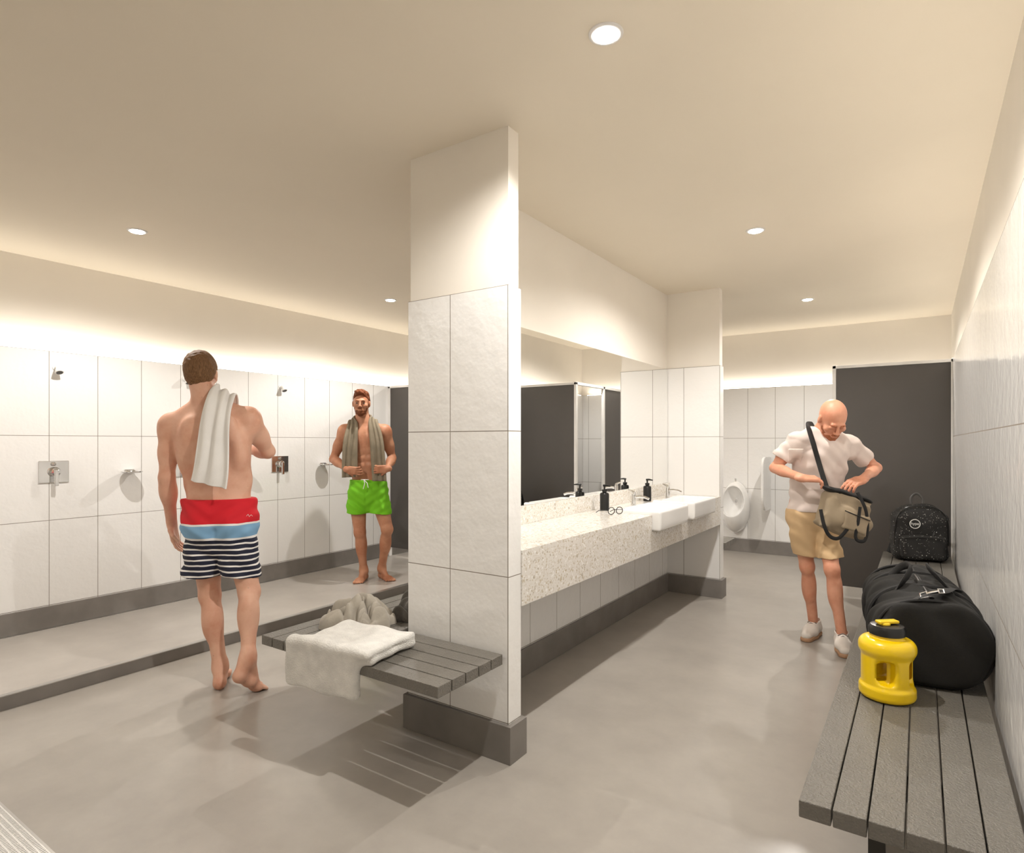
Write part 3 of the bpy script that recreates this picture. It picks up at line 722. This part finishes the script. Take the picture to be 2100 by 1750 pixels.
def hair(parent,mat,c,R,nape=-.07,top=0,line=.02,extra=None,name='hair'):
    T=lambda x,y,z: c+R[0]*x+R[1]*y+R[2]*z
    s=SDF(c-.16,c+.18,.0035)
    g=.003 if top else .007
    s.ell(T(0,-.022,.030),(.076+g,.096+g,.088+g),R,k=0)
    s.ell(T(0,-.05,-.02),(.064,.056,.07),R,k=.03)
    if top:
        s.ell(T(0,.0,.085),(.058,.082,.040),R,k=.03); s.ell(T(.010,.048,.104),(.045,.032,.022),R,k=.025)
    am=1.0 if top else .35
    s.disp(lambda x,y,z:am*(.0022*np.sin(x*170+5*np.sin(z*45+y*35))+.0016*np.sin(z*120+x*150+y*110)+.0012*np.sin(y*230+z*140)))
    s.cut(T(0,0,line-.035),R[1]*.70-R[2]*.70,.006); s.cut(T(0,0,nape),-R[2],.01)
    for q in (-1,1): s.ell(T(q*.085,.0,-.012),(.018,.024,.036),R,k=.004,mode='s')
    if extra: extra(s,T)
    return s.mesh(name,mat,parent)
def cloth(name,mat,pts,halfw,wdir,sdf,label,loc,amp=.010,waves=2.4,margin=.008,nu=46,ns=14,seed=0,thick=.009):
    "a towel as one swept sheet laid over the body surface"
    C_=np.array([list(p) for p in smoothpts(pts,ns)]); W_=np.array([list(p) for p in smoothpts(wdir,ns)]); Hw=np.array([p[0] for p in smoothpts([(h,0,0) for h in halfw],ns)])
    n=len(C_); Tn=np.gradient(C_,axis=0); Tn/=np.linalg.norm(Tn,axis=1)[:,None]
    W_/=np.linalg.norm(W_,axis=1)[:,None]; N_=np.cross(Tn,W_); N_/=np.linalg.norm(N_,axis=1)[:,None]
    us=np.linspace(-1,1,nu); G=np.zeros((n,nu,3)); fold=np.zeros((n,nu))
    t_=np.linspace(0,1,n)
    for j,u in enumerate(us):
        f=.5+.5*np.sin(u*waves*PI+seed+1.2*np.sin(t_*5+seed)+.5*np.sin(u*3+t_*9)); fold[:,j]=f*amp
        G[:,j]=C_+W_*(Hw*u)[:,None]
    G=G.reshape(-1,3); base=sdf.push(G,margin,8)
    e=.015; gr=np.stack([sdf.sample(base+e*np.eye(3)[a])-sdf.sample(base-e*np.eye(3)[a]) for a in range(3)],1)
    Nn=np.repeat(N_[:,None,:],nu,1).reshape(-1,3); sg=np.sign((gr*Nn).sum(1)+1e-9); sgm=np.sign(sg.sum())
    P_=base+Nn*sgm*fold.reshape(-1,1)
    P_=P_.reshape(n,nu,3)
    for _ in range(3):
        Q=P_.copy(); Q[1:-1]=.5*P_[1:-1]+.25*(P_[:-2]+P_[2:]); P_=Q.copy(); Q[:,1:-1]=.6*P_[:,1:-1]+.2*(P_[:,:-2]+P_[:,2:]); P_=Q
    P_=sdf.push(P_.reshape(-1,3),margin*.8,4)
    f=[(i*nu+j,i*nu+j+1,(i+1)*nu+j+1,(i+1)*nu+j) for i in range(n-1) for j in range(nu-1)]
    mb=MB(); mb.v=[tuple(p) for p in P_.tolist()]; mb.f=f
    o=mb.build(name,mat,loc=loc,rotz=YAW); o.data.polygons.foreach_set('use_smooth',[True]*len(f))
    md=o.modifiers.new('thickness','SOLIDIFY'); md.thickness=thick; md.offset=0
    return tag(o,label,'towel')
# --- person 1 : back view, striped shorts
root,P,loc1=start('bare-backed man in red, blue and navy striped shorts walking away barefoot',3.29,455)
SK1=skin('skin_fair',(224,178,154),(208,150,124))
J=dict(F=(-.18,1,0),hf=(-.2,1,.0),head=P(413,766,.03),neck=P(424,828,0),chest=P(437,905,0),waist=P(448,985,0),pelvis=P(451,1055,0),
 shA=P(350,873,.0),elA=P(342,980,-.02),wrA=P(353,1078,.05),shB=P(512,860,.02),elB=P(549,926,.17),wrB=P(508,922,.34),
 hipA=P(421,1080,0),hipB=P(484,1080,0),knA=P(430,1222,.03),knB=P(511,1215,-.03),anA=P(452,1370,0),anB=P(509,1352,-.15),bulk=1.06,waistr=.174,pelvr=.182,depth=1.03,
 handA=((.16,.12,-1),(1,.15,.1),1,(.25,.4,.3)),handB=((-1,.1,.25),(0,-1,0),1,(.5,.6,.4)),
 footA=((.012,-.05,.03),(-.045,.09,.022),(-.068,.15,.0135),1),footB=((.185,-.2,.125),(.222,-.085,.028),(.25,-.03,.0135),-1))
def ex1(s,R):
    F=R[1]
    s.cone(P(427,850,-.118),P(449,1010,-.109),.002,.002,k=.035,mode='s')
    for px,py in ((390,885),(468,878)): s.ell(P(px,py,-.085),(.045,.03,.07),R,k=.035)
    for px in (384,494): s.ell(P(px,925,-.02),(.048,.07,.12),R,k=.05)
LO1,HI1=(-.48,-.42,-.03),(.42,.5,1.86)
s,Tt,hR,core1,_=body(root,SK1,J,LO1,HI1,extra=ex1); s.mesh('body',SK1,root); full1=s
H1=hairmat('brown_hair',(126,94,66)); hair(root,H1,J['head'],hR,nape=-.078,line=.03)
m,nt,b=newmat('striped_swim_fabric'); v=coords(nt); sp=nd(nt,'ShaderNodeSeparateXYZ'); nt.links.new(v,sp.inputs[0])
z=mth(nt,'ADD',sp.outputs[2],mth(nt,'MULTIPLY',mth(nt,'SUBTRACT',noi(nt,v,9,2),.5),.014))
st=mth(nt,'GREATER_THAN',mth(nt,'FRACT',mth(nt,'DIVIDE',mth(nt,'SUBTRACT',z,.585),.0285)),.70)
c=mixc(nt,st,lin((24,28,50)),lin((235,232,228)))
c=mixc(nt,mth(nt,'GREATER_THAN',z,.803),c,lin((236,234,232)))
c=mixc(nt,mth(nt,'GREATER_THAN',z,.815),c,lin((128,172,208)))
c=mixc(nt,mth(nt,'GREATER_THAN',z,.882),c,lin((236,234,232)))
c=mixc(nt,mth(nt,'GREATER_THAN',z,.892),c,lin((205,18,36)))
nt.links.new(c,b.inputs['Base Color']); b.inputs['Roughness'].default_value=.8; M['stripe']=m
def shorts(parent,mat,core,wt_,pt,lgs,zt,zb,F,wr,pr,fold=.004,fy=.66,name='shorts',kl=.012,glute=.085,crease=.012):
    s=core.blank(); Fn=nrm(F)
    s.cone(wt_,pt,wr,pr,k=0,flat=(Fn,fy))
    for a,b_,r0,r1 in lgs:
        l=core.blank(); l.cone(a,b_,r0,r1,k=0); s.V=smin(s.V,l.V,kl)
    for q in (-1,1): s.ell(np.array(pt)-Fn*.055+np.cross(Fn,Z3)*q*wr*.42+Z3*.01,(wr*.5,glute,.095),frame(F),k=.045)
    m_=(np.array(lgs[0][0])+np.array(lgs[1][0]))/2; m2=(np.array(lgs[0][1])+np.array(lgs[1][1]))/2
    for q in (-1,1):
        s.cone(m_+Fn*q*.13+(m2-m_)*-.1,m2+Fn*q*.09,.002,crease,k=.02,mode='s')
        s.cone(m_+Fn*q*.13+(m2-m_)*.3,m2+Fn*q*.06,.002,crease*1.5,k=.02,mode='s')
    s.V=smin(s.V,core.V-.007,.008)
    s.disp(lambda x,y,z:(fold*np.sin(x*45+y*30+5*np.sin(z*9))*np.clip((zt-z)*6,.15,1)+fold*.6*np.sin(z*48+x*25+y*20)+fold*.6*np.sin(z*85-np.abs(x)*60))-.001)
    s.V=np.minimum(s.V,core.V-.0045)
    s.put(lambda x,y,z:z-zt+0*x+0*y,None,None,.006,'i'); s.put(lambda x,y,z:zb+.006*np.sin(x*22)-z+0*y,None,None,.004,'i')
    for a,b_,r0,r1 in lgs:
        a=np.array(a);b_=np.array(b_); u=(a[2]-zb)/(a[2]-b_[2]); c_=a+(b_-a)*u; rr=(r0+(r1-r0)*u)-.016
        s.put(lambda x,y,z,c_=c_,rr=rr:np.maximum(np.sqrt((x-c_[0])**2+(y-c_[1])**2)-rr,z-(zb+.022)),None,None,0,'s')
    return s.mesh(name,mat,parent)
sh=shorts(root,M['stripe'],core1,P(449,1000,0),P(453,1075,0),
  [(P(424,1095,0),P(416,1205,.01),.100,.111),(P(482,1095,0),P(498,1205,-.01),.100,.104)],1.016,.6,(-.18,1,0),.182,.2,.004,fy=.61,crease=.016)
def project(o,loc,px,py):
    "point of a person's garment seen at photo pixel px,py, in the person's frame"
    tr=BVHTree.FromPolygons([v.co for v in o.data.vertices],[tuple(p.vertices) for p in o.data.polygons])
    Mi=(Matrix.Translation(loc)@Matrix.Rotation(YAW,4,'Z')).inverted()
    org=Mi@Vector((0,0,CH)); d=Vector(((px-1050)/FPX,1,-(py-HOR)/FPX)).normalized()
    h=tr.ray_cast(org,d); return (h[0],d) if h[0] else (None,d)
lg=MB(); ok=False
for a_,b_2 in (((505,1059),(509,1055)),((509,1055),(511,1060)),((511,1060),(515,1056)),((515,1056),(518,1059))):
    p1,d=project(sh,loc1,*a_); p2,_d=project(sh,loc1,*b_2)
    if p1 and p2: lg.tube([p1-d*.0004,p2-d*.0004],.0010,6); ok=True
if ok: lg.build('lettering',wt,root)
cloth('shoulder_towel',pm('white_soft_towel',(236,234,231),.95,bmp=(200,.35,.002),var=(8,.02),spec=.1),
  [P(470,905,.20),P(468,850,.17),P(464,815,.09),P(459,806,.0),P(451,828,-.10),P(443,870,-.15),P(438,920,-.165),P(434,965,-.165),P(430,994,-.16)],
  [.050,.055,.060,.064,.070,.080,.088,.094,.098],[(1,0,-.3),(1,0,-.35),(1,0,-.42),(1,0,-.42),(1,0,-.35),(1,-.05,-.2),(1,-.05,-.16),(1,-.05,-.18),(1,-.05,-.22)],
  full1,'white towel hanging over the right shoulder of the man in striped shorts',loc1,amp=.020,waves=2.4,seed=.8)
# --- person 2 : front view, green shorts
root,P,loc2=start('bearded red-haired man in bright green shorts standing in the showers facing forward',5.79,752)
SK2=skin('skin_tan',(194,140,110),(172,112,82))
J=dict(F=(.12,-1,0),hf=(.12,-1,-.04),head=P(741,827,-.03),neck=P(744,868,0),chest=P(748,911,0),waist=P(751,958,0),pelvis=P(755,1002,0),
 shA=P(706,885,0),elA=P(684,942,.04),wrA=P(713,964,-.17),shB=P(790,885,0),elB=P(804,940,.04),wrB=P(794,962,-.18),
 hipA=P(733,1018,0),hipB=P(776,1018,0),knA=P(738,1092,-.03),knB=P(794,1086,-.06),anA=P(746,1172,0),anB=P(783,1167,.05),bulk=1.0,waistr=.155,pelvr=.165,
 handA=((1,-.25,-.1),(0,1,.1),-1,(.5,.7,.5)),handB=((-1,-.15,-.05),(0,1,.1),1,(.5,.7,.5)))
a=J['anA']; J['footA']=((a[0],.045,.03),(a[0]-.01,-.10,.022),(a[0]-.015,-.165,.0135),1)
a=J['anB']; J['footB']=((a[0]-.012,.09,.03),(a[0]+.07,-.02,.022),(a[0]+.112,-.068,.0135),-1)
def ex2(s,R):
    for px in (732,764): s.ell(P(px,900,-.068),(.068,.035,.055),k=.035)
    s.cone(P(748,890,-.116),P(750,965,-.109),.002,.002,k=.03,mode='s')
    s.ell(P(751,972,-.1),(.008,.012,.008),k=.008,mode='s')
    for px in (742,760):
        for py in (925,940,955): s.ell(P(px,py,-.080),(.032,.02,.026),k=.025)
s,Tt,hR,core2,torso2=body(root,SK2,J,(-.48,-.36,-.03),(.42,.25,1.88),extra=ex2); s.mesh('body',SK2,root)
H2=hairmat('auburn_hair',(118,68,42)); hair(root,H2,J['head'],hR,nape=-.06,top=1,line=.042)
c=J['head']; eyes(Tt,hR,root,EW,EI,H2)
def beard(c,Tt,R,mat,root,th=0):
    s=SDF(c-.17,c+.15,.0035)
    s.ell(Tt(0,.032,-.08),(.053+th,.055+th,.042+th),R,k=0); s.ell(Tt(0,.066,-.103),(.028+th,.023+th,.023+th),R,k=.015); s.ell(Tt(0,.028,-.04),(.064+th,.052+th,.06),R,k=.01)
    s.disp(lambda x,y,z:.001*np.sin(x*220+z*90)+.0008*np.sin(z*240))
    s.cut(Tt(0,.085,-.045),R[1]*.42+R[2]*.9,.004)
    s.ell(Tt(0,.096,-.05),(.027,.009,.006),R,k=.004); s.ell(Tt(0,.108,-.0655),(.02,.03,.0065),R,k=.003,mode='s'); s.cut(Tt(0,-.01,0),-R[1],.004)
    s.mesh('beard',mat,root)
beard(c,Tt,hR,H2,root)
M['green']=pm('green_swim_fabric',(112,190,14),.75,var=(5,.04))
shorts(root,M['green'],core2,P(755,992,0),P(756,1012,0),
  [(P(735,1015,0),P(731,1066,-.01),.096,.104),(P(776,1015,0),P(783,1066,-.03),.096,.104)],.962,.642,(0,-1,0),.176,.19,.004)
MB().tube([P(746,984,-.15),P(748,992,-.165),P(745,1003,-.165)],.0035,8).tube([P(746,984,-.15),P(753,991,-.165),P(755,1001,-.165)],.0035,8).tube([P(740,984,-.13),P(756,984,-.14)],.004,8).build('drawstring',wt,root,True)
tn=torso2.copy(); nb=J['neck']; tn.cone(nb-Z3*.01,J['head']-hR[2]*.05-hR[1]*.022,.062,.054,k=.035)
cloth('neck_towel',pm('taupe_towel',(136,126,108),.95,bmp=(160,.5,.003),var=(12,.06),spec=.1),
  [P(718,979,-.15),P(718,945,-.145),P(719,908,-.13),P(723,878,-.08),P(728,864,.0),P(735,858,.07),P(746,856,.09),P(757,858,.07),P(763,864,.0),P(768,878,-.08),P(773,908,-.13),P(776,945,-.145),P(779,987,-.15)],
  [.070,.068,.064,.056,.050,.046,.045,.046,.050,.055,.062,.064,.066],
  [(1,0,.05),(1,0,.05),(1,0,.1),(1,0,.3),(1,.1,.6),(.6,-.3,1),(0,-.2,1),(-.6,-.3,1),(-1,.1,.6),(-1,0,.3),(-1,0,.1),(-1,0,.05),(-1,0,.0)],
  tn,'grey-brown towel draped around the neck of the bearded man',loc2,amp=.018,waves=2.6,seed=2.1,ns=10,thick=.012)
# --- person 3 : t-shirt, sling bag
root,P,loc3=start('bald man in pale t-shirt and tan shorts looking down into his khaki shoulder bag',3.95,1690)
SK3=skin('skin_pink',(222,162,134),(206,138,108))
J=dict(F=(-.32,-1,0),hf=(-.05,-.72,-.68),head=P(1708,860,-.15),neck=P(1692,890,-.04),chest=P(1683,945,-.03),waist=P(1664,1000,.01),pelvis=P(1662,1050,.04),
 shA=P(1632,905,-.04),elA=P(1589,960,.04),wrA=P(1645,981,-.24),shB=P(1741,911,.0),elB=P(1797,960,.05),wrB=P(1768,984,-.18),
 hipA=P(1641,1065,.03),hipB=P(1690,1065,.05),knA=P(1655,1162,.08),knB=P(1706,1168,-.08),anA=P(1668,1277,.17),anB=P(1727,1303,-.10),bulk=.88,pelvr=.138,waistr=.128,limb=.80,depth=.88,
 handA=((1,-.08,-.05),(.1,.3,-1),1,(.4,.6,.4)),handB=((-.85,-.4,-.2),(-.3,.2,-1),-1,(.35,.4,.3)))
LO3,HI3=(-.48,-.44,.02),(.46,.32,1.68)
s,Tt,hR,core3,torso3=body(root,SK3,J,LO3,HI3,lids=True); s.mesh('body',SK3,root)
H3=hairmat('sandy_brow',(170,104,72)); eyes(Tt,hR,root,EW,EI,H3,ball=False); beard(J['head'],Tt,hR,H3,root,.001)
Fy=nrm((-.32,-1,0))
s=core3.blank()
s.cone(P(1681,930,-.03),P(1664,1065,.02),.154,.150,k=0,flat=(Fy,.68))
s.ell(P(1684,925,-.04),(.160,.104,.13),frame(Fy),k=.05)
for a_s in (J['shA'],J['shB']): s.cone(J['neck']-Z3*.025+(a_s-J['neck'])*.2,a_s+Z3*.0,.056,.048,k=.05)
for c_ in ('A','B'):
    a_s,b_s=J['sh'+c_],J['el'+c_]; s2=core3.blank(); s2.cone(a_s,a_s+(b_s-a_s)*1.0,.050,.070,k=0); d_=nrm(b_s-a_s); pp=a_s+(b_s-a_s)*.62
    s2.cut(pp,d_,.003); s.V=smin(s.V,s2.V,.03)
tv=torso3.V.copy(); _,G=torso3.reg(torso3.lo-1,torso3.lo+torso3.n*torso3.h+1)
for c_ in ('A','B'):
    a_s,b_s=J['sh'+c_],J['el'+c_]; d_=nrm(b_s-a_s); pp=a_s+(b_s-a_s)*.62; side=np.sign(a_s[0]-J['chest'][0])
    pl_=(G[0]-pp[0])*d_[0]+(G[1]-pp[1])*d_[1]+(G[2]-pp[2])*d_[2]
    mk_=(pl_>-.004)&(((G[0]-a_s[0])*side+0*G[1]+0*G[2])>-.025); tv[mk_]=1
s.V=smin(s.V,tv-.006,.012)
s.disp(lambda x,y,z:.004*np.sin(z*30+x*22+3*np.sin(x*9+y*7))+.003*np.sin(x*50-z*28)+.003*np.sin(y*40+z*24)+.003*np.sin(z*70+x*45+2*np.sin(x*20)))
s.V=np.minimum(s.V,tv-.0045)
s.cut(P(1664,1049,0),(0,0,-1),.004)
s.cone(J['neck']+A3(0,-.01,.0),J['neck']+A3(.01,-.05,.15),.064,.1,k=.004,mode='s')
shirt=s
M['tee']=pm('pale_pink_cotton',(222,207,199),.9,bmp=(250,.2,.001),var=(6,.02))
s.mesh('t_shirt',M['tee'],root)
pk=shirt.copy(); pk.V-=.0035; pk.box(P(1643,937,-.15),(.042,.1,.05),.006,mode='i'); pk.mesh('chest_pocket',M['tee'],root)
M['tan']=pm('tan_cotton',(210,178,136),.85,bmp=(250,.2,.001),var=(6,.03))
shorts(root,M['tan'],core3,P(1662,1045,.04),P(1664,1055,.04),
  [(P(1643,1068,.03),P(1656,1158,.07),.082,.077),(P(1687,1068,.04),P(1705,1162,-.05),.082,.077)],.885,.575,(0,-1,0),.136,.14,.0035,fy=.72,kl=.006,glute=.065,crease=.02)
def shoe(an,d,big):
    d=nrm(d); R=np.array([np.cross(d,Z3),d,Z3]); b0=A3(an[0],an[1],0); t_=lambda x,y,z:b0+R[0]*x+d*y+Z3*z
    s=SDF(b0+A3(-.25,-.25,-.01),b0+A3(.25,.25,.16),.004)
    s.cone(t_(0,-.045,.05),t_(0,.06,.048),.04,.043,k=.02); s.cone(t_(0,.06,.048),t_(0,.145,.038),.043,.032,k=.03,flat=(Z3,.8)); s.cone(t_(0,-.035,.06),t_(0,-.02,.1),.04,.042,k=.02)
    s.cone(t_(0,.02,.075),t_(0,.08,.055),.028,.02,k=.02)
    s.cone(t_(0,-.02,.09),t_(0,-.01,.16),.036,.04,k=.004,mode='s'); s.cut((0,0,.022),(0,0,-1),.002)
    up=s.mesh('shoe',M['shoe'],root,label='white canvas low sneaker with laces')
    s=SDF(b0+A3(-.25,-.25,-.01),b0+A3(.25,.25,.05),.004)
    s.cone(t_(0,-.05,.013),t_(0,.05,.013),.041,.042,k=0); s.cone(t_(0,.05,.013),t_(0,.142,.013),.044,.037,k=.02); s.cut((0,0,.001),(0,0,-1)); s.cut((0,0,.026),(0,0,1),.002)
    s.mesh('sole',M['sole'],up)
    mb=MB()
    for k in range(4):
        y=.03+k*.02; zc=.112-k*.0115
        mb.tube([t_(-.028,y-.004,zc-.016),t_(0,y,zc),t_(.028,y+.004,zc-.016)],.0035,6)
    mb.build('laces',M['lace'],up,True)
M['shoe']=pm('white_canvas',(226,218,210),.8,bmp=(200,.2,.001)); M['sole']=pm('gum_sole',(180,140,108),.6); M['lace']=pm('grey_lace',(130,118,110),.7)
shoe(J['anA'],(-.85,-.9,0),1); shoe(J['anB'],(-.42,-1,0),-1)
t=thing('shoulder_bag','khaki canvas shoulder bag with black straps held by the bald man','bag',loc3,YAW)
M['khaki']=pm('khaki_canvas',(152,136,113),.85,bmp=(260,.3,.001),var=(9,.06))
bc=P(1727,1053,-.27); Rb=rotm('Y',.30)
s=SDF(bc-.26,bc+.26,.0045)
s.box(bc,(.13,.070,.125),.045,R=Rb); s.box(bc+A3(.03,-.02,-.05),(.115,.080,.07),.045,R=rotm('Y',.5),k=.03)
s.disp(lambda x,y,z:.005*np.sin(x*34-z*30+3*np.sin(z*14+x*9))+.010*np.abs(np.sin(x*26+z*38+y*30+2.5*np.sin(z*18+x*8)))-.005)
s.box(bc+A3(.03,.0,.15),(.105,.05,.07),.03,R=Rb,k=.01,mode='s')
s.mesh('body',M['khaki'],t)
s=SDF(bc+A3(-.2,-.14,-.05),bc+A3(.2,.14,.24),.0045)
pb=lambda x,y,z: bc+Rb[0]*x+Rb[2]*z+A3(0,y,0)
s.cone(pb(-.11,-.02,.118),pb(.10,-.02,.118),.050,.046,k=.02,flat=(Rb[2],.36))
s.disp(lambda x,y,z:.005*np.sin(x*70+z*50)); s.mesh('lining',M['web'],t)
s=SDF(bc+A3(-.22,-.2,-.2),bc+A3(.22,.1,.12),.0045); s.box(bc+A3(.03,-.085,-.045),(.075,.022,.055),.016,R=Rb); s.disp(lambda x,y,z:.004*np.sin(x*50+z*36)); s.mesh('pocket',M['khaki'],t)
q=lambda x,z,y=-.1: bc+Rb[0]*x+Rb[2]*z+A3(0,y,0)
MB().tube([q(-.05,.014,-.112),q(.11,.0,-.112)],.003,6).build('seam',M['web'],t,True)
MB().tube(smoothpts([P(1668,870,.06),P(1658,870,-.02),P(1659,880,-.105),P(1668,910,-.165),P(1678,945,-.175),P(1690,985,-.225),P(1697,1005,-.25)]),.018,8,r2=.0025,up=(.1,-1,.4)).build('shoulder_strap',M['web'],t,True,label='black webbing shoulder strap')
MB().tube(smoothpts([P(1683,1045,-.33),P(1690,1078,-.35),P(1702,1100,-.35),P(1720,1104,-.355),P(1738,1085,-.36)]),.011,8,r2=.003,up=(0,-1,0)).build('strap_loop',M['web'],t,True)
MB().tube(smoothpts([P(1758,1010,-.35),P(1775,1045,-.37),P(1779,1085,-.36),P(1772,1110,-.36),P(1755,1104,-.37),P(1760,1070,-.38),P(1764,1040,-.38)]),.010,8,r2=.003,up=(0,-1,0)).build('strap_loop',M['web'],t,True)
# ---------------------------------------------------------------- world, camera
w=bpy.data.worlds.new('world'); S.world=w; w.use_nodes=True; w.node_tree.nodes['Background'].inputs[0].default_value=(1,.93,.84,1); w.node_tree.nodes['Background'].inputs[1].default_value=.05
cam=bpy.data.cameras.new('camera'); co=bpy.data.objects.new('camera',cam); C.objects.link(co); S.camera=co
cam.sensor_fit='HORIZONTAL'; cam.sensor_width=36; cam.lens=FPX/2100*36; cam.shift_y=32/2100; cam.clip_start=.02
if DEBUG:
    u,v_,k=DEBUG; cam.lens*=k; cam.shift_x=(u-1050)/2100*k; cam.shift_y=(HOR-v_)/2100*k
co.location=(0,0,CH); co.rotation_euler=(PI/2,0,YAW)
S.view_settings.view_transform='Standard'; S.view_settings.look='None'; S.view_settings.exposure=0.0; S.view_settings.gamma=1
